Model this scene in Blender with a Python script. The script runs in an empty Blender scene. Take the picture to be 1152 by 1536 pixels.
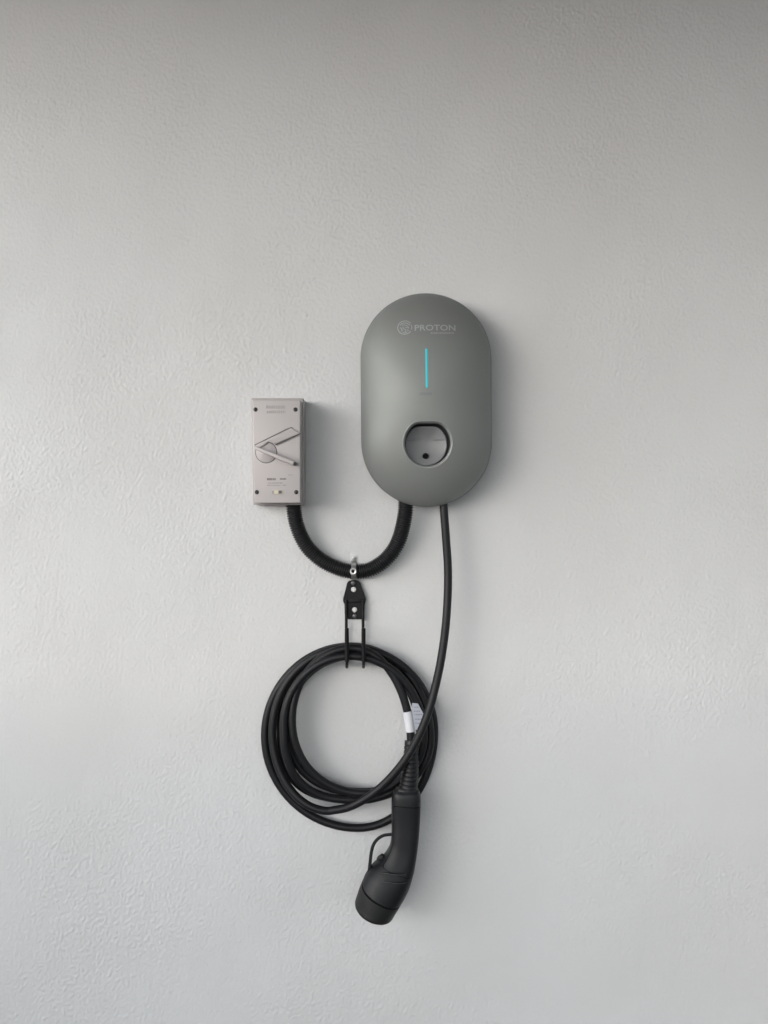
import bpy, bmesh, math, random
from math import sin, cos, pi, radians as R, sqrt, atan2, hypot
from mathutils import Vector
random.seed(7)
S = bpy.context.scene
COL = S.collection

# ------------------------------------------------------------------ camera
D = 1.5            # camera stands 1.5 m from the wall
ZC = 1.30          # lens height
cam = bpy.data.cameras.new('camera')
cam_o = bpy.data.objects.new('camera', cam); COL.objects.link(cam_o)
cam_o.location = (0, -D, ZC); cam_o.rotation_euler = (R(90), 0, 0)
cam.sensor_fit = 'VERTICAL'; cam.angle = 2*math.atan(0.768/D)
cam.clip_start = 0.02; cam.clip_end = 500
S.camera = cam_o

# ------------------------------------------------------------------ light
SUN_AZ, SUN_EL = R(41), R(9)      # azimuth left of the wall's normal, elevation
w = bpy.data.worlds.new("World"); S.world = w; w.use_nodes = True
nt = w.node_tree
sky = nt.nodes.new('ShaderNodeTexSky'); sky.sky_type = 'NISHITA'; sky.sun_disc = False
sky.sun_elevation = SUN_EL; sky.sun_rotation = pi + SUN_AZ
sky.air_density = 1.0; sky.dust_density = 0.6; sky.ozone_density = 2.0
bg = nt.nodes['Background']; bg.inputs['Strength'].default_value = 0.15
hs = nt.nodes.new('ShaderNodeHueSaturation'); hs.inputs['Saturation'].default_value = .22     # overcast: the sky is nearly grey
nt.links.new(sky.outputs[0], hs.inputs['Color']); nt.links.new(hs.outputs[0], bg.inputs['Color'])
sun = bpy.data.lights.new('sun', 'SUN'); sun.energy = 0.9; sun.angle = R(88); sun.color = (1, .992, .98)
sun_o = bpy.data.objects.new('sun', sun); COL.objects.link(sun_o)
to_sun = Vector((-sin(SUN_AZ)*cos(SUN_EL), -cos(SUN_AZ)*cos(SUN_EL), sin(SUN_EL)))
sun_o.rotation_euler = to_sun.to_track_quat('Z', 'Y').to_euler(); sun_o.location = to_sun*8
S.view_settings.view_transform = 'Standard'; S.view_settings.look = 'None'
S.view_settings.exposure = 1.33; S.view_settings.gamma = 1

# ------------------------------------------------------------------ helpers
def P(px, py, d):
    """photo position (1 px = 1 mm on the wall) at d mm in front of the wall -> world point"""
    k = (D - d/1000)/D
    return Vector(((px-576)/1000*k, -d/1000, ZC + (768-py)/1000*k))

def mesh_obj(name, verts, faces, mat, parent=None, smooth=True, sharp=None):
    me = bpy.data.meshes.new(name)
    me.from_pydata([tuple(v) for v in verts], [], faces); me.update()
    bm = bmesh.new(); bm.from_mesh(me); bmesh.ops.recalc_face_normals(bm, faces=bm.faces); bm.to_mesh(me); bm.free()
    if smooth: me.polygons.foreach_set('use_smooth', [True]*len(me.polygons))
    if sharp: me.set_sharp_from_angle(angle=R(sharp))
    o = bpy.data.objects.new(name, me); COL.objects.link(o)
    if mat: me.materials.append(mat)
    if parent:
        o.parent = parent; o.matrix_parent_inverse = parent.matrix_world.inverted()
    return o

def bevel_obj(o, width, seg=2, angle=35):
    bm = bmesh.new(); bm.from_mesh(o.data)
    ed = [e for e in bm.edges if len(e.link_faces) == 2 and e.calc_face_angle() > R(angle)]
    bmesh.ops.bevel(bm, geom=ed, offset=width, segments=seg, affect='EDGES', profile=.5)
    bm.to_mesh(o.data); bm.free()
    o.data.polygons.foreach_set('use_smooth', [True]*len(o.data.polygons))
    o.data.set_sharp_from_angle(angle=R(50))
    return o

def thing(name, label, cat, loc, group=None):
    o = bpy.data.objects.new(name, None); COL.objects.link(o)
    o.location = loc; o.empty_display_size = .05
    o['label'] = label; o['category'] = cat
    if group: o['group'] = group
    bpy.context.view_layer.update()
    return o

def loft(rings, cap0=True, cap1=True, closed=True):
    n = len(rings[0]); V = []; F = []
    for r in rings: V += r
    for i in range(len(rings)-1):
        for j in range(n if closed else n-1):
            a = i*n+j; b = i*n+(j+1) % n
            F.append((a, b, b+n, a+n))
    if closed and cap0: F.append(tuple(range(n)))
    if closed and cap1: F.append(tuple(range((len(rings)-1)*n, len(rings)*n)))
    return V, F

def tube_rings(path, rad, n=14):
    rings = []; t0 = None; nrm = None
    for i, p in enumerate(path):
        a = path[max(i-1, 0)]; b = path[min(i+1, len(path)-1)]
        t = (b-a).normalized()
        if nrm is None:
            nrm = Vector((0, -1, 0)); nrm = (nrm - t*nrm.dot(t)).normalized()
        else:
            nrm = (nrm - t*nrm.dot(t)).normalized()
        bi = t.cross(nrm)
        r = rad[i] if isinstance(rad, (list, tuple)) else rad
        rings.append([p + nrm*(r*cos(2*pi*j/n)) + bi*(r*sin(2*pi*j/n)) for j in range(n)])
    return rings

def tube(name, path, rad, mat, parent=None, n=14, sharp=None):
    V, F = loft(tube_rings(path, rad, n))
    return mesh_obj(name, V, F, mat, parent, sharp=sharp or 60)

def catmull(pts, per=12):
    """Catmull-Rom through tuples/Vectors of any length"""
    pts = [tuple(p) for p in pts]; out = []
    q = [tuple(2*a-b for a, b in zip(pts[0], pts[1]))] + pts + [tuple(2*a-b for a, b in zip(pts[-1], pts[-2]))]
    for i in range(1, len(q)-2):
        for s in range(per):
            t = s/per
            out.append(tuple(.5*((2*b)+(-a+c)*t+(2*a-5*b+4*c-d)*t*t+(-a+3*b-3*c+d)*t**3)
                             for a, b, c, d in zip(q[i-1], q[i], q[i+1], q[i+2])))
    out.append(pts[-1]); return out

def resample(path, step):
    out = [path[0]]; acc = 0.0
    for a, b in zip(path, path[1:]):
        L = (b-a).length
        if L == 0: continue
        while acc + L >= step:
            t = (step-acc)/L; a = a.lerp(b, t); out.append(a); L = (b-a).length; acc = 0
        acc += L
    out.append(path[-1]); return out

def prism(name, quad_front, quad_back, mat, parent=None, bev=0, seg=2):
    V = list(quad_front)+list(quad_back); n = len(quad_front)
    F = [tuple(range(n)), tuple(range(2*n-1, n-1, -1))] + [(i, i+n, (i+1) % n+n, (i+1) % n) for i in range(n)]
    o = mesh_obj(name, V, F, mat, parent, smooth=False)
    if bev: bevel_obj(o, bev, seg)
    return o

def px_prism(name, poly, d0, d1, mat, parent=None, bev=0, seg=2):
    """polygon given in photo px at depth d1 (front), extruded straight back to depth d0"""
    f = [P(x, y, d1) for x, y in poly]
    b = [Vector((v.x, -d0/1000, v.z)) for v in f]
    return prism(name, f, b, mat, parent, bev, seg)

def disc_px(name, cx, cy, r, d0, d1, mat, parent=None, n=24, bev=0):
    return px_prism(name, [(cx+r*cos(2*pi*k/n), cy+r*sin(2*pi*k/n)) for k in range(n)], d0, d1, mat, parent, bev, 1)

# ------------------------------------------------------------------ materials
def mat(name, col, rough=.5, var=.06, vscale=40, bump=0, bscale=400, metal=0, spec=.5, rvar=.05, coat=0):
    m = bpy.data.materials.new(name); m.use_nodes = True
    N, L = m.node_tree.nodes, m.node_tree.links
    b = N['Principled BSDF']
    b.inputs['Metallic'].default_value = metal; b.inputs['Specular IOR Level'].default_value = spec
    b.inputs['Coat Weight'].default_value = coat
    tc = N.new('ShaderNodeTexCoord')
    nz = N.new('ShaderNodeTexNoise'); nz.inputs['Scale'].default_value = vscale; nz.inputs['Detail'].default_value = 5
    L.new(tc.outputs['Object'], nz.inputs['Vector'])
    mx = N.new('ShaderNodeMix'); mx.data_type = 'RGBA'
    mx.inputs[6].default_value = (*[c*(1-var) for c in col], 1)
    mx.inputs[7].default_value = (*[min(1, c*(1+var)) for c in col], 1)
    L.new(nz.outputs['Fac'], mx.inputs[0]); L.new(mx.outputs[2], b.inputs['Base Color'])
    mr = N.new('ShaderNodeMapRange')
    mr.inputs[1].default_value = .3; mr.inputs[2].default_value = .7
    mr.inputs[3].default_value = max(.02, rough-rvar); mr.inputs[4].default_value = min(1, rough+rvar)
    L.new(nz.outputs['Fac'], mr.inputs[0]); L.new(mr.outputs[0], b.inputs['Roughness'])
    if bump:
        n2 = N.new('ShaderNodeTexNoise'); n2.inputs['Scale'].default_value = bscale; n2.inputs['Detail'].default_value = 3
        L.new(tc.outputs['Object'], n2.inputs['Vector'])
        bp = N.new('ShaderNodeBump'); bp.inputs['Distance'].default_value = bump; bp.inputs['Strength'].default_value = 1
        L.new(n2.outputs['Fac'], bp.inputs['Height']); L.new(bp.outputs[0], b.inputs['Normal'])
    return m

def wall_material():
    m = bpy.data.materials.new('textured_white_paint'); m.use_nodes = True
    N, L = m.node_tree.nodes, m.node_tree.links
    b = N['Principled BSDF']; b.inputs['Roughness'].default_value = .62; b.inputs['Specular IOR Level'].default_value = .35
    tc = N.new('ShaderNodeTexCoord')
    def noise(scale, detail, vec, rough=.5, dist=0):
        n = N.new('ShaderNodeTexNoise'); n.inputs['Scale'].default_value = scale; n.inputs['Detail'].default_value = detail
        n.inputs['Roughness'].default_value = rough; n.inputs['Distortion'].default_value = dist
        L.new(vec, n.inputs['Vector']); return n.outputs['Fac']
    def mp(sc):
        n = N.new('ShaderNodeMapping'); n.inputs['Scale'].default_value = sc
        L.new(tc.outputs['Object'], n.inputs['Vector']); return n.outputs[0]
    def math_(op, a, c=None, v=None):
        n = N.new('ShaderNodeMath'); n.operation = op; L.new(a, n.inputs[0])
        if c is not None: L.new(c, n.inputs[1])
        if v is not None: n.inputs[1].default_value = v
        return n.outputs[0]
    def rng(a, a0, a1, b0, b1, smooth=True):
        n = N.new('ShaderNodeMapRange'); n.interpolation_type = 'SMOOTHSTEP' if smooth else 'LINEAR'
        L.new(a, n.inputs[0])
        for i, v in enumerate((a0, a1, b0, b1)): n.inputs[i+1].default_value = v
        return n.outputs[0]
    v = mp((1, 1, .70))                                    # roller marks run upward
    lumps = rng(noise(285, 3, v, .60), .30, .70, 0, 1.5, False)
    fine = noise(560, 2, v, .6)
    mid = noise(150, 5, mp((1, 1, .7)), .68)
    mask = rng(noise(5.5, 3, tc.outputs['Object'], .55), .34, .66, .25, 1.0)    # some patches are rolled smoother
    big = noise(4.0, 2, tc.outputs['Object'])
    h = math_('ADD', math_('MULTIPLY', lumps, v=1.0), math_('MULTIPLY', fine, v=.5))
    h = math_('ADD', h, math_('MULTIPLY', mid, v=.45))
    h = math_('MULTIPLY', h, mask)
    h = math_('ADD', h, math_('MULTIPLY', big, v=1.0))
    h = math_('ADD', h, math_('MULTIPLY', noise(10, 3, mp((1, 1, .8)), .5), v=.8))
    bp = N.new('ShaderNodeBump'); bp.inputs['Distance'].default_value = .00018; bp.inputs['Strength'].default_value = 1
    L.new(h, bp.inputs['Height']); L.new(bp.outputs[0], b.inputs['Normal'])
    # faint paint mottling
    mx = N.new('ShaderNodeMix'); mx.data_type = 'RGBA'
    mx.inputs[6].default_value = (.665, .665, .67, 1); mx.inputs[7].default_value = (.69, .70, .715, 1)
    L.new(rng(math_('ADD', math_('MULTIPLY', noise(2.6, 4, tc.outputs['Object']), v=.6), math_('MULTIPLY', noise(700, 3, tc.outputs['Object'], .7), v=.4)), .38, .62, 0, 1), mx.inputs[0])
    # sparse tiny dark pits
    pit = rng(noise(95, 1, tc.outputs['Object']), .80, .86, 0, .45)
    m2 = N.new('ShaderNodeMix'); m2.data_type = 'RGBA'; m2.inputs[7].default_value = (.42, .41, .39, 1)
    L.new(pit, m2.inputs[0]); L.new(mx.outputs[2], m2.inputs[6])
    L.new(m2.outputs[2], b.inputs['Base Color'])
    return m

M_WALL = wall_material()
M_SHELL = mat('charger_grey_satin', (.262, .275, .268), .57, .03, 12, bump=.00002, bscale=1500, spec=.45, metal=.42)
M_RIM = mat('charger_rim_grey', (.31, .325, .32), .5, .03, metal=.4)  # shell's grey made lighter, for the lit edge of the socket lip
M_BACK = mat('charger_back_grey', (.13, .135, .135), .5)
M_SOCKET_SHADE = mat('socket_wall_shade', (.03, .032, .034), .5)  # shadow inside the recess, put into the socket wall's colour
M_FLOOR = mat('socket_grey', (.20, .205, .215), .46, .04, 60)
M_BLACKHOLE = mat('hole_and_gap_black', (.004, .004, .005), .7, spec=.12)  # near-black standing in for the dark inside holes, slots and gaps
M_LOGO = mat('logo_silver_print', (.43, .44, .46), .45, .03, metal=.2)
M_FAINT = mat('faint_print', (.36, .37, .38), .45, .03, metal=.3)
M_ISO = mat('isolator_warm_grey', (.52, .485, .488), .40, .03, 25, bump=.00002, bscale=1500)
M_ISO_D = mat('isolator_base_grey', (.43, .40, .40), .45, .03)
M_EMB = mat('isolator_embossed_grey', (.36, .34, .34), .5)
M_GAP = mat('gap_shade_tip_grey', (.13, .12, .12), .6)  # stands in for shade in gaps; also colours the dark lever tip
M_SCREW = mat('dark_screw', (.07, .07, .07), .4, .1, 200, metal=.6)
M_PRINT = mat('dark_print', (.12, .11, .11), .6)
M_CREAM = mat('cream_plastic', (.62, .58, .46), .45)
M_CABLE = mat('black_cable_rubber', (.0072, .0077, .0098), .5, .12, 60, bump=.00004, bscale=900, spec=.36)
M_COND = mat('black_conduit', (.010, .0105, .0125), .45, .12, 60, spec=.36)
M_PLUG = mat('black_plug_plastic', (.0085, .0092, .0118), .44, .1, 50, bump=.00003, bscale=2200, spec=.36)
M_PLUG2 = mat('black_plug_sleeve', (.014, .0143, .015), .5, .1, 50, bump=.00004, bscale=2200, spec=.36)
M_RIDGE = mat('lighter_plug_edge', (.035, .036, .039), .4)  # lighter grey than the plug, for the ridge lines
M_HOOK = mat('black_hook_coating', (.006, .006, .007), .5, .1, 80, spec=.25)
M_ZINC = mat('zinc_metal', (.55, .55, .55), .38, .15, 150, metal=.9)
M_BOLT = mat('blackened_screw', (.13, .13, .135), .42, .15, 150, metal=.5)
M_PLUGWALL = mat('hole_disc_white', (.7, .7, .7), .6)
M_LABEL = mat('white_label_film', (.74, .75, .80), .35, .02)
M_FLAG = mat('shaded_flag_film', (.42, .44, .51), .35, .03)  # film coloured grey-blue for the shade lying on the flag
M_FLAGP = mat('label_print', (.22, .23, .27), .5)
M_ROOF = mat('porch_ceiling_paint', (.20, .20, .20), .8, .04, 3)
M_CONC = mat('porch_concrete', (.06, .06, .06), .75, .15, 4, bump=.001, bscale=60)
M_GROUND = mat('ground_paving', (.11, .11, .11), .85, .15, .6)
m = bpy.data.materials.new('cyan_light'); m.use_nodes = True
b = m.node_tree.nodes['Principled BSDF']; b.inputs['Base Color'].default_value = (.02, .2, .25, 1)
b.inputs['Emission Color'].default_value = (.045, .50, .56, 1); b.inputs['Emission Strength'].default_value = .28
M_CYAN = m

# ------------------------------------------------------------------ setting
def box(name, x0, x1, y0, y1, z0, z1, mt, kind='structure'):
    V = [(x, y, z) for x in (x0, x1) for y in (y0, y1) for z in (z0, z1)]
    F = [(0, 1, 3, 2), (4, 6, 7, 5), (0, 4, 5, 1), (2, 3, 7, 6), (0, 2, 6, 4), (1, 5, 7, 3)]
    o = mesh_obj(name, V, F, mt, smooth=False); o['kind'] = kind; return o
import numpy as np
def relief_wall():
    """one slab whose front carries the rolled plaster relief as real geometry (1.6 mm cells)"""
    rs = np.random.RandomState(11)
    st = .0016; nx, nz = 901, 1051; x0, z0 = -.72, ZC-.84
    fx = np.fft.fftfreq(nx, 1.6)[None, :]; fz = np.fft.fftfreq(nz, 1.6)[:, None]
    def g(sx, sz, seed):
        wn = np.fft.fft2(np.random.RandomState(seed).standard_normal((nz, nx)))
        return wn*np.exp(-2*pi**2*((fx*sx)**2+(fz*sz)**2))
    def field(spec):
        f = np.real(np.fft.ifft2(spec)); return (f-f.mean())/f.std()
    grain = field(g(.85, 1.15, 1)*(1-np.exp(-2*pi**2*((fx*2.4)**2+(fz*3.2)**2))))
    grain = np.clip(grain, -.9, 2.6)                              # flat hollows, proud lumps
    mask = np.clip(.85+.25*field(g(45, 45, 2)), .35, 1.3)
    h = AMP*grain*mask + .10*field(g(9, 13, 3)) + .42*field(g(32, 32, 4)) + 1.3*field(g(90, 80, 5))
    ex = np.minimum(np.arange(nx), nx-1-np.arange(nx))/40.; ez = np.minimum(np.arange(nz), nz-1-np.arange(nz))/40.
    h *= np.clip(ex, 0, 1)[None, :]*np.clip(ez, 0, 1)[:, None]
    X, Z = np.meshgrid(x0+np.arange(nx)*st, z0+np.arange(nz)*st)
    V = np.stack([X, -h/1000, Z], -1).reshape(-1, 3)
    n0 = len(V)
    i = (np.arange(nz-1)[:, None]*nx+np.arange(nx-1)[None, :]).reshape(-1)
    Q = np.stack([i, i+1, i+1+nx, i+nx], -1)
    # the rest of the slab: four front panels round the relief, back, sides
    x1, z1 = x0+(nx-1)*st, z0+(nz-1)*st
    XL, XR, ZB, ZT, YB = -2.6, 3.4, -.2, 2.24, .18
    ev = np.array([(XL, 0, ZB), (XR, 0, ZB), (XR, 0, ZT), (XL, 0, ZT), (XL, YB, ZB), (XR, YB, ZB), (XR, YB, ZT), (XL, YB, ZT)])
    c = (0, nx-1, nz*nx-1, (nz-1)*nx); e = [n0+k for k in range(8)]
    EQ = np.array([(e[0], e[1], c[1], c[0]), (e[1], e[2], c[2], c[1]), (e[2], e[3], c[3], c[2]), (e[3], e[0], c[0], c[3]),
                   (e[1], e[0], e[4], e[5]), (e[2], e[1], e[5], e[6]), (e[3], e[2], e[6], e[7]), (e[0], e[3], e[7], e[4]), (e[5], e[4], e[7], e[6])])
    V = np.concatenate([V, ev]); Q = np.concatenate([Q, EQ]).astype(np.int32)
    me = bpy.data.meshes.new('wall'); me.vertices.add(len(V)); me.vertices.foreach_set('co', V.astype(np.float32).ravel())
    me.loops.add(Q.size); me.loops.foreach_set('vertex_index', Q.ravel())
    me.polygons.add(len(Q)); me.polygons.foreach_set('loop_start', np.arange(0, Q.size, 4, dtype=np.int32))
    sm = np.ones(len(Q), dtype=bool); sm[-9:] = False
    me.polygons.foreach_set('use_smooth', sm); me.update(calc_edges=True); me.validate()
    me.materials.append(M_WALL)
    o = bpy.data.objects.new('wall', me); COL.objects.link(o); o['kind'] = 'structure'
AMP = .21          # mm
relief_wall()
box('added_porch_ceiling', -1.4, 3.4, -3.2, .18, 2.242, 2.40, M_ROOF)  # unseen ceiling, added and sized to darken the top of the wall
box('added_shade_wall', -2.45, -2.3, -4.5, -.25, 0.002, 1.04, M_CONC)  # unseen wall, added to shade the lower part of the main wall
box('porch_floor', -3.0, 3.4, -4.5, -.002, -.12, 0, M_CONC)
box('ground', -150, 150, -150, 150, -.6, -.124, M_GROUND)

# ------------------------------------------------------------------ charger
CX, CZ = .0613, ZC + .1627          # centre of the oval on the wall
A, H = .0949, .1552                 # half width, half height
ROT = R(.5)
D_EDGE, D_DOME, PW = .042, .058, 2.0
def gauge(x, z):
    """scale at which the oval outline passes through (x, z)"""
    x = abs(x); z = abs(z); s = H - A
    if z <= 1e-9: return x/A
    if x/A*s >= z: return x/A                       # straight flank
    a = A*A - s*s; bq = 2*z*s; c = -(x*x+z*z)       # |(x, z-k s)| = k A
    return (-bq + sqrt(bq*bq - 4*a*c))/(2*a)
def dome(x, z):
    g = min(1, gauge(x, z)); return D_EDGE + D_DOME*max(0, 1-g**PW)**(1/PW)
def Wc(x, z, d):
    return Vector((CX + x*cos(ROT) - z*sin(ROT), -d, CZ + x*sin(ROT) + z*cos(ROT)))
def loc_from_px(px, py):
    """charger-local (x, z) of a photo position lying on the dome"""
    d = .09
    for _ in range(6):
        p = P(px, py, d*1000); X = p.x-CX; Z = p.z-CZ
        x = X*cos(ROT)+Z*sin(ROT); z = -X*sin(ROT)+Z*cos(ROT); d = dome(x, z)
    return x, z
charger = thing('wall_charger', 'grey oval wall charger with a glowing cyan light strip and round socket', 'charger', Wc(0, -H, 0))
rx, rz = loc_from_px(641.8, 664.3)
RR = .0337*.941
FT = .0293*.941
NA = 240
def open_outline(off):
    """socket opening (circle with a flat top, soft corners) grown by off"""
    out = []
    for k in range(NA):
        t = 2*pi*k/NA; r = RR+off
        ft = FT+off
        if sin(t) > 0:
            q = ft/sin(t)
            e = 20.0
            r = (r**-e + q**-e)**(-1/e)
        out.append((rx + r*cos(t), rz + r*sin(t)))
    return out
RIM = .0040
inner = open_outline(RIM)
outer = []
for k in range(NA):
    t = 2*pi*k/NA; lo, hi = 0, .4
    for _ in range(40):
        mid = (lo+hi)/2
        if gauge(rx+mid*cos(t), rz+mid*sin(t)) < 1: lo = mid
        else: hi = mid
    outer.append((rx+lo*cos(t), rz+lo*sin(t)))
rings = []
NR = 56
for i in range(NR+1):
    u = sin(i/NR*pi/2)**1.0
    u = 1-(1-i/NR)**2.4
    ring = []
    for (a, b_), (c, d_) in zip(inner, outer):
        x = a+(c-a)*u; z = b_+(d_-b_)*u
        ring.append(Wc(x, z, dome(x, z)))
    rings.append(ring)
for sc, dd in ((1.0, .047), (.998, .043), (.994, .040), (.985, .0385), (.965, .0375)):   # lip curls behind
    rings.append([Wc(x*sc, z*sc, dd) for x, z in outer])
V, F = loft(rings, False, False)
shell = mesh_obj('front_cover', V, F, M_SHELL, charger)
rings = [[Wc(x*s, z*s, d) for x, z in outer] for s, d in ((.955, .0), (.955, .034), (.95, .0382))]
V, F = loft(rings); mesh_obj('back_housing', V, F, M_BACK, charger, sharp=40)

# socket rim: soft lip round the opening
prof = [(RIM+.0003, -.0002), (RIM-.0004, .0003), (RIM-.0010, .0003), (RIM-.0018, -.0003), (RIM-.0028, -.0014), (RIM-.0036, -.003), (.0, -.0052)]
rings = [[Wc(x, z, dome(x, z)+dz) for x, z in open_outline(o_)] for o_, dz in prof]
V, F = loft(rings, False, False); rim = mesh_obj('socket_rim', V, F, M_RIM, charger)
d_r = dome(rx, rz)
o0 = open_outline(0)
rings = [[Wc(x, z, dome(x, z)-.0052) for x, z in o0], [Wc(x, z, d_r-.013) for x, z in open_outline(-.0003)],
         [Wc(rx+(x-rx)*.965-.0013, rz+(z-rz)*.965-.0013, d_r-.0185) for x, z in o0]]
V, F = loft(rings, False, False); mesh_obj('socket_wall', V, F, M_SOCKET_SHADE, charger, sharp=30)
# dished socket floor with a joint across it
rings = []
zs = rz + .0337*.941*.16
for i in range(36):
    u = 1-i/36*.999
    ring = []
    for x, z in o0:
        x1 = rx+(x-rx)*.952*u-.0016; z1 = rz+(z-rz)*.952*u-.0014
        dep = d_r-.0135-.0095*max(0, 1-u*u)-(.003*max(0, (u-.93)/.07)**2)
        gx = min(1, max(0, (abs(x1-rx)-.006)/.006))
        dep -= .0012*gx*math.exp(-((z1-zs)/.00045)**2)
        ring.append(Wc(x1, z1, dep))
    rings.append(ring)
V, F = loft(rings, False, True); sfloor = mesh_obj('socket_floor', V, F, M_FLOOR, charger)
hx, hz = loc_from_px(638.7, 683.2)
def flat_disc(name, x, z, r, d0, d1, mt, parent, n=28):
    rings = [[Wc(x+r*s*cos(2*pi*k/n), z+r*s*sin(2*pi*k/n), d) for k in range(n)] for s, d in ((1, d0), (1, d1-.0004), (.9, d1), (.55, d1), (.5, d1-.0015))]
    V, F = loft(rings); return mesh_obj(name, V, F, mt, parent, sharp=40)
flat_disc('lock_hole', hx, hz, .0042, d_r-.026, d_r-.0165, M_BLACKHOLE, charger)  # black disc, its colour stands for the dark of a hole

# light strip
a0 = loc_from_px(639.6, 522.5); a1 = loc_from_px(640.4, 582)
def capsule_on_dome(name, p, q, hw, lift, sink, mt, parent):
    n = 16; L = hypot(q[0]-p[0], q[1]-p[1]); ux, uz = (q[0]-p[0])/L, (q[1]-p[1])/L; nx, nz = -uz, ux
    secs = []
    m_ = 40
    for i in range(m_+1):
        t = i/m_*L; e = min(t, L-t)
        h = hw*sqrt(max(.02, 1-max(0, 1-e/hw)**2)) if e < hw else hw
        c = (p[0]+ux*t, p[1]+uz*t); row = []
        for s, l in ((-1, -sink), (-1, lift*.4), (-.7, lift), (0, lift*1.1), (.7, lift), (1, lift*.4), (1, -sink)):
            x = c[0]+nx*h*s; z = c[1]+nz*h*s; row.append(Wc(x, z, dome(x, z)+l))
        secs.append(row)
    V, F = loft(secs); return mesh_obj(name, V, F, mt, parent)
capsule_on_dome('light_strip', a0, a1, .0016, .0005, .001, M_CYAN, charger)

# print on the dome
def flat_poly_on_dome(V2, F, lift=.0003):
    return [Wc(x, z, dome(x, z)+lift) for x, z in V2], F
def ribbon2(pts, width, closed=False):
    V = []; F = []; n = len(pts)
    for i, (x, z) in enumerate(pts):
        a = pts[(i-1) % n] if closed or i else pts[0]; b_ = pts[(i+1) % n] if closed or i < n-1 else pts[-1]
        dx, dz = b_[0]-a[0], b_[1]-a[1]; l = hypot(dx, dz) or 1
        wd = width[i] if isinstance(width, (list, tuple)) else width
        V += [(x-dz/l*wd/2, z+dx/l*wd/2), (x+dz/l*wd/2, z-dx/l*wd/2)]
    for i in range(n if closed else n-1):
        j = (i+1) % n; F.append((2*i, 2*i+1, 2*j+1, 2*j))
    return V, F
def join2(parts):
    V = []; F = []
    for v, f in parts:
        F += [tuple(i+len(V) for i in t) for t in f]; V += v
    return V, F
def text2(body, x0, x1, z0, z1, shear=0):
    """lettering as flat triangles, fitted to the given box (charger-local metres)"""
    cu = bpy.data.curves.new('lettering', 'FONT'); cu.body = body; cu.size = 1; cu.resolution_u = 3; cu.shear = shear; cu.offset = .018
    o = bpy.data.objects.new('lettering', cu); COL.objects.link(o)
    dg = bpy.context.evaluated_depsgraph_get(); me = o.evaluated_get(dg).to_mesh()
    V = [(v.co.x, v.co.y) for v in me.vertices]; F = [tuple(p.vertices) for p in me.polygons]
    o.evaluated_get(dg).to_mesh_clear(); bpy.data.objects.remove(o); bpy.data.curves.remove(cu)
    xa, xb = min(v[0] for v in V), max(v[0] for v in V); ya, yb = min(v[1] for v in V), max(v[1] for v in V)
    return [(x0+(x-xa)/(xb-xa)*(x1-x0), z0+(y-ya)/(yb-ya)*(z1-z0)) for x, y in V], F
ex, ez = loc_from_px(607.2, 491.3)
k = .00096
def em(pts): return [(ex+x*k, ez+z*k) for x, z in pts]
def arc(cx, cz, r, t0, t1, n=24): return [(cx+r*cos(R(t0+(t1-t0)*i/n)), cz+r*sin(R(t0+(t1-t0)*i/n))) for i in range(n+1)]
parts = [ribbon2(em(arc(0, 0, 10.4, 35, 325, 40)), .0013), ribbon2(em(arc(0, 0, 10.4, -20, 22, 10)), .0012),
         ribbon2(em([(-7, 3.5), (-4, 6.5), (0, 7.4), (4, 6.2), (7.5, 3.2)]), .0014),
         ribbon2(em([(-4.2, 3.5), (-1, 4.2), (2.5, 3.2), (5, .8), (6, -2)]), .0011),
         ribbon2(em([(-7.4, 0), (-5.5, -.5), (-4.2, -3), (-4, -6)]), .0014),
         ribbon2(em([(-2.8, 1.5), (-2, -1.6), (.5, -3), (1.6, -5.5), (0, -7.8)]), .0012),
         ribbon2(em([(.5, .8), (2.4, -.6), (4.3, -.4)]), .0010),
         ribbon2(em([(3.2, -3), (4.5, -5), (6.5, -5.6)]), .0010), ribbon2(em([(-3, -7.4), (0, -8.2), (4, -7.2)]), .0010)]
V2, F = join2(parts); V, F = flat_poly_on_dome(V2, F); mesh_obj('emblem', V, F, M_LOGO, charger, smooth=False)
x0, z0 = loc_from_px(622, 496.2); x1, z1 = loc_from_px(683, 487.6)
V, F = flat_poly_on_dome(*text2('PROTON', x0, x1, z0, z1)); mesh_obj('brand_lettering', V, F, M_LOGO, charger, smooth=False)
# second, unreadable line of tiny print
parts = []
px = 646.0
while px < 681:
    wd = random.choice((1.2, 1.8, 2.2))
    a = loc_from_px(px, 501.0); c = loc_from_px(px+wd, 498.2)
    parts.append(([(a[0], a[1]), (c[0], a[1]), (c[0], c[1]), (a[0], c[1])], [(0, 1, 2, 3)])); px += wd+.8
V2, F = join2(parts); V, F = flat_poly_on_dome(V2, F); mesh_obj('small_print', V, F, M_FAINT, charger, smooth=False)
a = loc_from_px(629, 593.5); c = loc_from_px(648, 588)
V, F = flat_poly_on_dome(*join2([ribbon2([(a[0]+(c[0]-a[0])*i/7, (a[1]+c[1])/2) for i in range(q, q+2)], .0042) for q in range(7)]), lift=.00025)
mesh_obj('faint_mark', V, F, M_SHELL if False else mat('faint_mark_print', (.225, .237, .24), .58, .02, metal=.36), charger, smooth=False)

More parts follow.
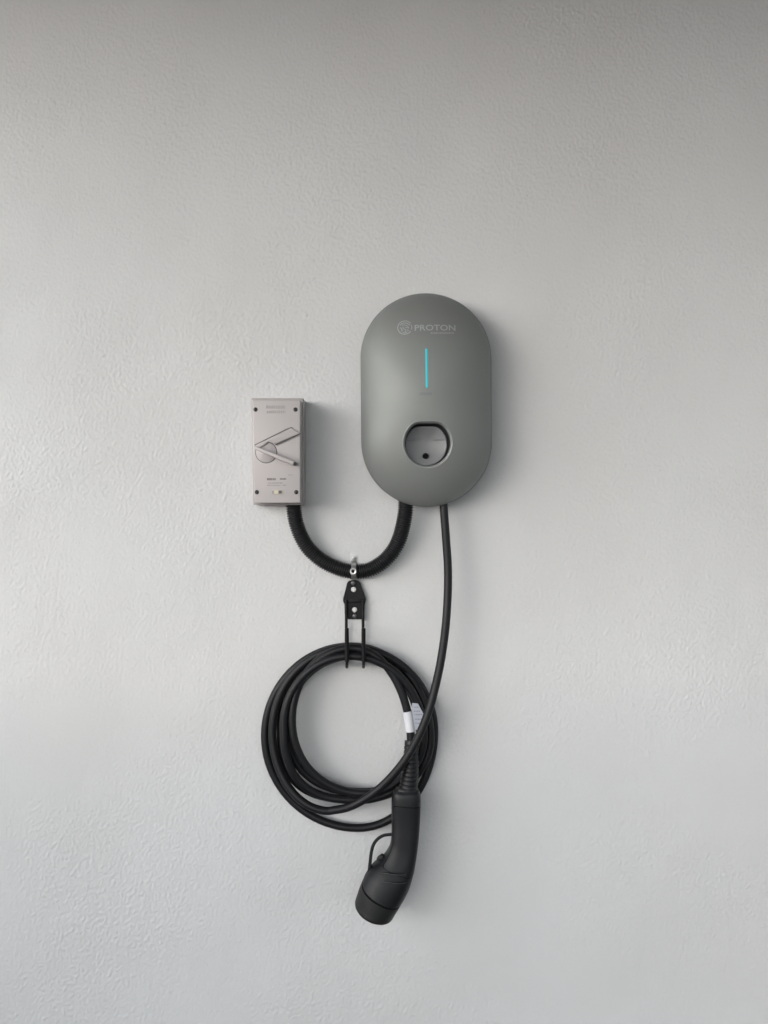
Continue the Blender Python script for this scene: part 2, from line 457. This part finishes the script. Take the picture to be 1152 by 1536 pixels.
# ------------------------------------------------------------------ isolator switch
iso = thing('isolator_switch', 'pale grey rectangular isolator switch box with a lever handle left of the charger', 'switch', P(417, 757, 0))
base = px_prism('base_box', [(376.8, 597.2), (455.0, 597.4), (455.0, 757.5), (379.6, 757.5)], 0, 42, M_ISO_D, iso, .0012)
FD = 70.0
px_prism('cover', [(378.2, 600), (450.6, 600), (450.4, 754.4), (381.0, 754.4)], 42.3, FD, M_ISO, iso, .0014, 3)
for sx, sy in ((383.2, 614.3), (443.2, 614.3), (385.2, 738.3), (444.3, 738.3)):
    s = disc_px('screw', sx, sy, 3.3, FD-1, FD+.5, M_SCREW, iso, 18, .0003)
    a = 35+random.random()*90; ux, uy = cos(R(a)), sin(R(a))
    px_prism('slot', [(sx+ux*2.5-uy*.5, sy+uy*2.5+ux*.5), (sx+ux*2.5+uy*.5, sy+uy*2.5-ux*.5), (sx-ux*2.5+uy*.5, sy-uy*2.5-ux*.5), (sx-ux*2.5-uy*.5, sy-uy*2.5+ux*.5)], FD+.3, FD+.62, M_BLACKHOLE, s)
# rotary switch: dial, moulded guard, proud lever
disc_px('dial', 399.2, 678.5, 15.4, FD-.5, FD+1.2, M_ISO, iso, 48, .0004)
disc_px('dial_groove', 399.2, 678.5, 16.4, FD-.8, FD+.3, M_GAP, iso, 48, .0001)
def bar_poly(x0, y0, x1, y1, w0, w1):
    L = hypot(x1-x0, y1-y0); nx, ny = -(y1-y0)/L, (x1-x0)/L
    return [(x0+nx*w0/2, y0+ny*w0/2), (x1+nx*w1/2, y1+ny*w1/2), (x1-nx*w1/2, y1-ny*w1/2), (x0-nx*w0/2, y0-ny*w0/2)]
px_prism('handle_guard', [(382.2, 668.2), (436.5, 642.0), (449.6, 650.0), (413.0, 666.0), (402.5, 662.4), (390, 672)], FD-.5, FD+4.6, M_ISO, iso, .0009)
px_prism('guard_shadow_strip', [(382.2, 668.6), (381.6, 667.0), (428.0, 643.9), (437.0, 640.4), (437.8, 642.4), (430, 646.2)], FD-.5, FD+2.65, M_GAP, iso)  # dark strips painted in for the shadow lines along the guard's edges
px_prism('guard_shadow_strip', [(412.0, 666.2), (450.2, 649.3), (450.2, 651.2), (413.5, 668.2)], FD-.5, FD+2.65, M_GAP, iso)
lev = px_prism('lever', bar_poly(382.5, 671.5, 440.5, 695.0, 5.2, 6.4), FD+.5, FD+19, M_ISO, iso, .0012, 3)
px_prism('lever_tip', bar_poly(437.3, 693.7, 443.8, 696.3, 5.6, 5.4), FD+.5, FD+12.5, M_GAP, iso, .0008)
def print_rows(name, rows, d, mt, parent, gap=.7):
    V = []; F = []
    for (x0, x1, y0, y1, wmin, wmax) in rows:
        x = x0
        while x < x1:
            wd = random.uniform(wmin, wmax); xe = min(x+wd, x1); i = len(V)
            yy0 = y0+random.uniform(0, .4)
            V += [P(x, yy0, d), P(xe, yy0, d), P(xe, y1, d), P(x, y1, d)]; F.append((i, i+1, i+2, i+3))
            x += wd+gap*random.uniform(.6, 1.3)
    return mesh_obj(name, V, F, mt, parent, smooth=False)
print_rows('embossed_lettering', [(399, 428, 608, 613, 1.6, 3), (400, 428, 615.6, 620, 1.6, 3)], FD+.15, mat('emboss_tint', (.40, .375, .375), .5), iso)
print_rows('rating_print', [(400.5, 413.5, 717, 720.4, 1.4, 2.4), (420, 429.5, 717, 719.6, 1, 2)], FD+.15, mat('rating_ink', (.20, .185, .18), .6), iso)
print_rows('fine_print', [(402, 424, 723.4, 725.4, 1, 2), (401, 421, 727, 728.8, 1, 2), (424, 430, 727, 728.8, 1, 2), (432.5, 439, 711.5, 713.3, 1, 2)], FD+.15, M_EMB, iso)
px_prism('indicator', [(409.5, 735), (424, 735), (424, 741.5), (409.5, 741.5)], FD-.5, FD+.8, M_CREAM, iso, .0004)
px_prism('indicator_mark', [(417.8, 735.8), (422.6, 735.8), (422.6, 740.4), (417.8, 740.4)], FD+.6, FD+1.1, M_PRINT, iso)
px_prism('indicator_mark', [(408.4, 736), (410.8, 736), (410.8, 741), (408.4, 741)], FD-.3, FD+1.0, M_EMB, iso)

# ------------------------------------------------------------------ conduit
pts = [(440.6, 748, 30), (440.8, 760, 29), (443, 778, 27), (448.5, 797, 24), (458, 816, 21), (472, 832, 18), (490, 845, 16), (512, 854, 15), (533, 857.5, 15),
       (555, 854, 15), (574, 843, 17), (589, 827, 19), (599, 808, 22), (605, 786, 26), (608.2, 765, 29), (608.8, 740, 31)]
path = resample([P(*p) for p in catmull(pts, 14)], .00048)
rad = [.0105 + .0010*(1 if (i % 7) in (1, 2, 3, 4) else -1)*(.6 if (i % 7) in (1, 4) else 1) for i in range(len(path))]
o = tube('corrugated_conduit', path, rad, M_COND, None, 24, 80)
o['label'] = 'black corrugated conduit sagging between the switch box and the charger'; o['category'] = 'conduit'

# saddle clamp over the conduit
clamp = thing('conduit_clamp', 'small zinc saddle clamp strapped over the middle of the corrugated conduit', 'clamp', P(530.5, 857, 0))
def strap(name, prof, x, hw, mt, parent, th=1.2):
    """bent strip: prof = (py, depth) along its length"""
    front = [(P(x-w_, y, d), P(x+w_, y, d)) for (y, d), w_ in zip(prof, hw)]
    V = []; F = []
    for i, (a, b_) in enumerate(front):
        y0, d0 = prof[max(0, i-1)]; y1, d1 = prof[min(len(prof)-1, i+1)]
        t = Vector((0, -(d1-d0), -(y1-y0))).normalized(); nn = Vector((0, t.z, -t.y))
        nn = nn if nn.y > 0 or abs(nn.y) < 1e-6 else -nn
        V += [a, b_, b_+nn*th/1000, a+nn*th/1000]
    n = len(front)
    for i in range(n-1):
        for j in range(4): F.append((4*i+j, 4*i+(j+1) % 4, 4*i+4+(j+1) % 4, 4*i+4+j))
    F += [(0, 1, 2, 3), tuple(range(4*n-4, 4*n))]
    return mesh_obj(name, V, F, mt, parent, sharp=40)
prof = [(832.5, 2), (835, 2), (841, 2), (844.5, 5)]
hw = [2.6, 4.4, 4.0, 3.2]
for i in range(13):
    t = pi*i/12; prof.append((857.5-12.6*cos(t), 15+12.6*sin(t))); hw.append(3.7)
prof += [(870.5, 5), (872, 2), (878, 2)]; hw += [3.2, 4, 4]
strap('strap', prof, 530.5, hw, M_ZINC, clamp)
s = disc_px('screw', 531, 838, 3.4, 1.5, 4.6, M_ZINC, clamp, 20, .0008)
px_prism('slot', [(528.6, 837.5), (533.4, 837.5), (533.4, 838.5), (528.6, 838.5)], 4.4, 4.9, M_SCREW, s)
# ring washer standing on the strap
ring = [[P(529.6+r*cos(2*pi*k/28), 857+r*sin(2*pi*k/28), d) for k in range(28)] for r, d in ((5.0, 27), (5.0, 28.6), (4.5, 29.2), (2.9, 29.2), (2.4, 28.8), (2.4, 27))]
V, F = loft(ring, False, False); mesh_obj('eyelet', V, F, mat('bright_zinc', (.75, .75, .74), .3, .1, 150, metal=.6), clamp, sharp=40)
disc_px('rivet', 529.6, 857, 2.6, 26.5, 28.6, M_BLACKHOLE, clamp, 18)

# ------------------------------------------------------------------ cable hook
hook = thing('cable_hook', 'black two-prong cable hook screwed below the conduit carrying the coil', 'hook', P(531, 930, 0))
outl = [(520.6, 874.5), (523, 871.6), (527, 870.6), (534, 870.4), (538, 871.4), (540.6, 874.5), (543.5, 883), (546.5, 891), (548.8, 898.5), (548.4, 902), (547.2, 906.5), (546.6, 920), (543.4, 928),
        (542, 929), (523, 929), (521.6, 928), (517, 920), (516.8, 906.5), (514.9, 902.5), (514.6, 898.5), (516.5, 891), (518.6, 883)]
def holed_plate(name, poly, holes, d0, d1, mt, parent):
    """plate with real round holes (triangulated front and back, walled)"""
    bm = bmesh.new()
    loops = [poly] + [[(cx+r*cos(2*pi*k/20), cy+r*sin(2*pi*k/20)) for k in range(20)] for cx, cy, r in holes]
    vf = []
    for lp in loops: vf.append([bm.verts.new(P(x, y, d1)) for x, y in lp])
    es = []
    for lp in vf:
        for i in range(len(lp)): es.append(bm.edges.new((lp[i], lp[(i+1) % len(lp)])))
    bmesh.ops.triangle_fill(bm, edges=es, use_beauty=True)
    g = bmesh.ops.extrude_face_region(bm, geom=list(bm.faces))
    bmesh.ops.translate(bm, verts=[v for v in g['geom'] if isinstance(v, bmesh.types.BMVert)], vec=(0, (d1-d0)/1000, 0))
    bmesh.ops.recalc_face_normals(bm, faces=bm.faces)
    me = bpy.data.meshes.new(name); bm.to_mesh(me); bm.free(); me.materials.append(mt)
    o = bpy.data.objects.new(name, me); COL.objects.link(o); o.parent = parent; o.matrix_parent_inverse = parent.matrix_world.inverted()
    return o
pl = holed_plate('mounting_plate', outl, [(530.3, 884.3, 4.2), (531.8, 914.8, 4.2)], 3.2, 7, M_HOOK, hook)
px_prism('stiffening_rib', [(518, 899), (546, 898), (546.4, 903.5), (518, 905)], 6.8, 8.0, M_HOOK, hook, .0005)
for sx, sy in ((530.3, 884.3), (531.8, 914.8)): disc_px('white_hole_disc', sx, sy, 3.9, .2, 6.6, M_PLUGWALL, hook, 20, .0006)  # white discs added so the plate's holes look bright
for sx, sy, r in ((529.6, 874.6, 3.3), (531.9, 924.2, 3.3)):
    s = disc_px('screw', sx, sy, r, 6, 9.2, M_BOLT, hook, 20, .0008)
for bx0, tx in ((519.3, 520.3), (544.4, 545.3)):
    back = [(bx0, 900, 9.3), (bx0+.1, 925, 9.2), (bx0+.3, 950, 8.6), (tx, 975, 7.5), (tx, 990, 8.5)]
    cur = []
    for i in range(1, 11):
        t = pi*i/10; cur.append((tx, 989+13.0*sin(t)*.9, 32-23.5*cos(t)))
    front = [(tx, 975, 56.5), (tx, 960, 58), (tx, 950, 59.5)]
    path = resample([P(*p) for p in catmull(back+cur+front, 6)], .002)
    tube('prong', path, .0022, M_HOOK, hook, 12)
    tube('prong_sleeve', [P(*p) for p in catmull([(tx, 992, 55.6), (tx, 975, 56.5), (tx, 960, 58), (tx, 950, 59.5), (tx, 944, 60.3), (tx, 942.4, 60.6)], 4)],
         [.0031]*17+[.0031, .0029, .0025, .0012], M_HOOK, hook, 14)

# ------------------------------------------------------------------ charging cable
def qarc(p, q, first_vertical, n=22, ex=2.0):
    """quarter ellipse from p to q; leaves p vertically or horizontally"""
    out = []
    for i in range(n):
        t = i/n*pi/2; s_, c_ = sin(t)**(2/ex), cos(t)**(2/ex)
        e = i/n; e = e*e*(3-2*e)
        if first_vertical: x = q[0]+(p[0]-q[0])*c_; y = p[1]+(q[1]-p[1])*s_
        else: x = p[0]+(q[0]-p[0])*s_; y = q[1]+(p[1]-q[1])*c_
        out.append((x, y, p[2]+(q[2]-p[2])*e))
    return out
inc = [(664.6, 742, 36), (665.8, 765, 37), (669.2, 810, 38), (671.8, 850, 39), (671.6, 890, 41), (668.4, 940, 45), (661.5, 990, 51), (652, 1034, 57), (641.5, 1071, 61),
       (627.5, 1105, 63), (607.5, 1140, 61), (583.5, 1169, 56), (557, 1192, 50), (525, 1210, 43)]
cab = catmull(inc + [(494, 1216.5, 38)], 12)
#        bottom            left             top               right
turns = [((494, 1216.5, 38), (408.5, 1098, 24), (524, 971, 28), (651.5, 1098, 12)),
         ((537, 1242, 13), (397.3, 1104, 12), (526, 969.5, 14), (646, 1108, 25)),
         ((540, 1199, 11), (421, 1090, 14), (528, 980, 20), (640, 1100, 12.5)),
         ((538, 1200, 23), (425.5, 1087, 44), (526, 984, 46), (636, 1104, 34)),
         ((545, 1188, 16), (431, 1084, 30), (530, 983.5, 34), (629.5, 1098, 22)),
         ((548, 1190, 31), (438, 1079, 42), (528, 972, 41), None)]
for i, (bo, le, to, ri) in enumerate(turns):
    if i: cab += qarc(turns[i-1][3], bo, True)
    cab += qarc(bo, le, False, 22, (2.0, 2.0, 2.9, 2.7, 2.4, 2.12)[i]); cab += qarc(le, to, True)
    if ri: cab += qarc(to, ri, False)
cab += qarc(turns[-1][2], (616.6, 1118, 42), False)
cab += catmull([(616.6, 1118, 42), (616.4, 1132, 43.5), (615, 1160, 45)], 6)
path = resample([P(*p) for p in cab], .003)
cable = thing('charging_cable', 'thick black charging cable dropping from the charger and looped into a coil', 'cable', P(525, 1245, 0))
tube('cable_jacket', path, .0060, M_CABLE, cable, 16)
# white wrap label and its folded flag
lp = [p for p in cab[-40:] if 1060.5 <= p[1] <= 1099 and p[0] > 600]
lpath = resample([P(*p) for p in lp], .002)
tube('label_wrap', lpath, .0070, M_LABEL, cable, 20)
fl = [(618, 1054.5, 45), (627, 1055.5, 46), (636.8, 1074, 47), (634.4, 1090, 47), (622.5, 1096, 45.5), (619, 1096, 45)]
f = [P(*p) for p in fl]; bq = [v+Vector((0, .0006, 0)) for v in f]
prism('label_flag', f, bq, M_FLAG, cable)
V = []; F = []
for yy, xa, xb in ((1060, 621, 626), (1066, 621, 630), (1071, 622, 632), (1078, 622.5, 634), (1084, 623, 633)):
    x = xa
    while x < xb:
        wd = random.uniform(.9, 2.0); i = len(V)
        for dx, dy in ((0, 0), (wd, 0), (wd, 1.6), (0, 1.6)):
            X, Y = x+dx, yy+dy; t = (X-618)/18; V.append(P(X, Y, 45.2+2*t+.5))
        F.append((i, i+1, i+2, i+3)); x += wd+.7
mesh_obj('label_print', V, F, M_FLAGP, cable, smooth=False)

# ------------------------------------------------------------------ charging plug
plug = thing('charging_plug', 'black pistol-grip charging plug with capped nose hanging under the coil', 'plug', P(570, 1382, 0))
NS = 40
def section(L_, R_, d, t, e=2.4, f0=0, f1=2*pi, grow=0, n=NS, tilt=0):
    l = P(L_[0], L_[1], d); r = P(R_[0], R_[1], d); c = (l+r)/2; u = (r-l)/2; hw_ = u.length
    u = u.normalized(); ax = Vector((-u.z*-1, 0, -u.x)) if False else Vector((u.z, 0, -u.x)); out = []
    nn = Vector((0, -cos(R(tilt)), 0)) + ax*sin(R(tilt))
    full = abs(f1-f0-2*pi) < 1e-6
    for j in range(n if full else n+1):
        a = f0+(f1-f0)*j/n; ca, sa = cos(a), sin(a)
        x = math.copysign(abs(ca)**(2/e), ca)*(hw_+grow); y = math.copysign(abs(sa)**(2/e), sa)*(t/1000+grow)
        out.append(c+u*x+nn*y)
    return out
# left x, left y, right x, right y, depth, half thickness
SEC = [(591, 1184.5, 628, 1184.5, 46, 15), (588.2, 1190, 630.5, 1191, 46, 17.5), (587.3, 1203, 630.8, 1206, 46, 18.5), (587.3, 1228, 629.3, 1233, 46, 18.5), (587.2, 1248, 627.6, 1257, 46.5, 19),
       (584.8, 1268, 624.8, 1280, 47, 20, 3), (575.5, 1284.5, 621.6, 1302, 48, 23.5, 8), (563, 1295, 618, 1319, 49, 27.5, 13), (553, 1304.5, 613.5, 1333, 50, 30, 16), (547, 1314, 608, 1344, 51, 31, 17),
       (544, 1321, 603, 1352.5, 51.5, 31.5, 17)]
SEC = [t_ if len(t_) == 7 else t_+(0,) for t_ in SEC]
SC = catmull(SEC, 6)
split = 6*6+2
grip = SC[:split+1]; head = SC[split:]
def ee(q): return 3.3 if q <= 30 else max(2.35, 3.3-(q-30)*.05)
V, F = loft([section(s[:2], s[2:4], s[4], s[5], ee(q), tilt=s[6]) for q, s in enumerate(grip)]); mesh_obj('grip', V, F, M_PLUG, plug, sharp=50)
head = head[:-1]+[(544.5, 1320, 603.4, 1351.4, 51.5, 31.5, 17)]
hs = [section(s[:2], s[2:4], s[4], s[5], ee(split+q), tilt=s[6]) for q, s in enumerate(head)]
h0 = head[0]
V, F = loft([section(h0[:2], h0[2:4], h0[4], h0[5], 2.8, grow=-.001, tilt=h0[6])]+hs); mesh_obj('head', V, F, M_PLUG, plug, sharp=50)
V, F = loft([section((544.5, 1318.5), (603.8, 1350), 51.5, 31.5, 2.3, grow=-.0018, tilt=17), section((542.5, 1324), (601.8, 1355), 51.5, 31.5, 2.3, grow=-.0016, tilt=17)]); mesh_obj('seam_ring', V, F, M_BLACKHOLE, plug)
SL = [(543.3, 1322.4, 602.4, 1353.7, 51.5, 31.5), (538.2, 1335, 598.6, 1360.3, 52, 31.5), (534.6, 1345.5, 594.4, 1367.3, 52.5, 31.2), (532.8, 1353, 591.0, 1373, 53, 30.6)]
SL[3] = (532.7, 1351, 592, 1371.2, 53, 30.8)
SLc = catmull(SL, 4)+[(532.7, 1353.6, 590.6, 1373.8, 53, 30.3), (533.4, 1355.0, 589.6, 1375.0, 53, 29.4), (534.8, 1356.2, 588.4, 1375.6, 53, 28.0)]
V, F = loft([section(SL[0][:2], SL[0][2:4], 51.5, 31.5, 2.3, grow=-.0012, tilt=17)]+[section(s[:2], s[2:4], s[4], s[5], 2.3-.3*min(1, q/8), tilt=17) for q, s in enumerate(SLc)]); mesh_obj('nose_cap', V, F, M_PLUG2, plug, sharp=50)
# raised grip panel on the front
def sc_at(f):
    i = min(int(f), len(SC)-2); t = f-i
    return tuple(a+(b_-a)*t for a, b_ in zip(SC[i], SC[i+1]))
def panel_rows(widen, off, i0, i1, n=30):
    top = []; bot = []
    fs = [i0, i0+.25, i0+.8]+[i0+1.6+(i1-i0-3.2)*k/n for k in range(n+1)]+[i1-.8, i1-.25, i1]
    i1 = len(fs)-1; i0 = 0
    for q, f in enumerate(fs):
        g = sc_at(f); e_ = min(q-i0, i1-q); sh = {0: 14, 1: 6, 2: 2}.get(e_, 0)
        a = (R(22+sh-widen), R(140-sh+widen*1.6))
        top.append(section(g[:2], g[2:4], g[4], g[5], ee(f), *a, off, 26, g[6]))
        bot.append(section(g[:2], g[2:4], g[4], g[5], ee(f), *a, -.003, 26, g[6]))
    return [t_+b_[::-1] for t_, b_ in zip(top, bot)]
V, F = loft(panel_rows(0, .0010, 12.5, 38)); mesh_obj('grip_panel', V, F, M_PLUG, plug, sharp=50)
V, F = loft(panel_rows(4.5, .0002, 12.2, 38.4)); mesh_obj('panel_gap', V, F, M_BLACKHOLE, plug, sharp=50)
# step lines across the head
for (ya, yb), gr in (((1310.5, 1311.5), .0008), ((1323.5, 1324.3), .0006)):
    a, c, d_ = (P(571.5, ya, 0), P(610.5, yb+1, 0), 0)
    pts = catmull([(572, ya-1.2, 74.5), (585, ya+.6, 78.6), (598, yb+.9, 79.3), (609, yb, 76)], 6)
    tube('step_ridge', [P(*p) for p in pts], gr*1.25, M_RIDGE, plug, 8)
# strain-relief boot, ribbed
bp_ = catmull([(616.8, 1111, 41.5), (616.6, 1132, 43.5), (615.2, 1160, 45), (611.5, 1190, 46)], 20)
pb = resample([P(*p) for p in bp_], .0009)
n = len(pb); rad = []
for i in range(n):
    t = i/(n-1); r = .0098+.0046*t
    r += -.0007 if (i % 7) in (0, 1) and .08 < t < .93 else 0
    rad.append(r)
tube('strain_relief', pb, rad, M_PLUG, plug, 22, 40)
V, F = loft([section((594-g, y), (626+g, y+.4), 46, 13+g) for g, y in ((-2, 1180), (0, 1180.6), (1.4, 1183), (1.4, 1187))]); mesh_obj('collar', V, F, M_PLUG, plug, sharp=40)
# cap tether and latch
tp = catmull([(588, 1251.5, 47), (582, 1252, 47), (574.5, 1253.5, 47), (566, 1259, 47), (559.8, 1268, 47.5), (556.6, 1281, 48), (555.2, 1294, 48.5), (553.5, 1308, 49)], 8)
V = []; F = []
rings = []
for i, p in enumerate(tp):
    a = tp[max(0, i-1)]; c = tp[min(len(tp)-1, i+1)]; dx, dy = c[0]-a[0], c[1]-a[1]; l = hypot(dx, dy); nx, ny = -dy/l, dx/l
    h = 2.5
    rings.append([P(p[0]+nx*s_*h, p[1]+ny*s_*h, p[2]+q) for s_, q in ((-1, -4), (1, -4), (1, 4), (-1, 4))])
V, F = loft(rings); bevel_obj(mesh_obj('cap_tether', V, F, M_PLUG, plug), .0007, 2)
px_prism('latch', [(564.5, 1291), (567, 1286.7), (573, 1282.4), (576, 1284), (574, 1291)], 43, 52, M_PLUG2, plug, .001)
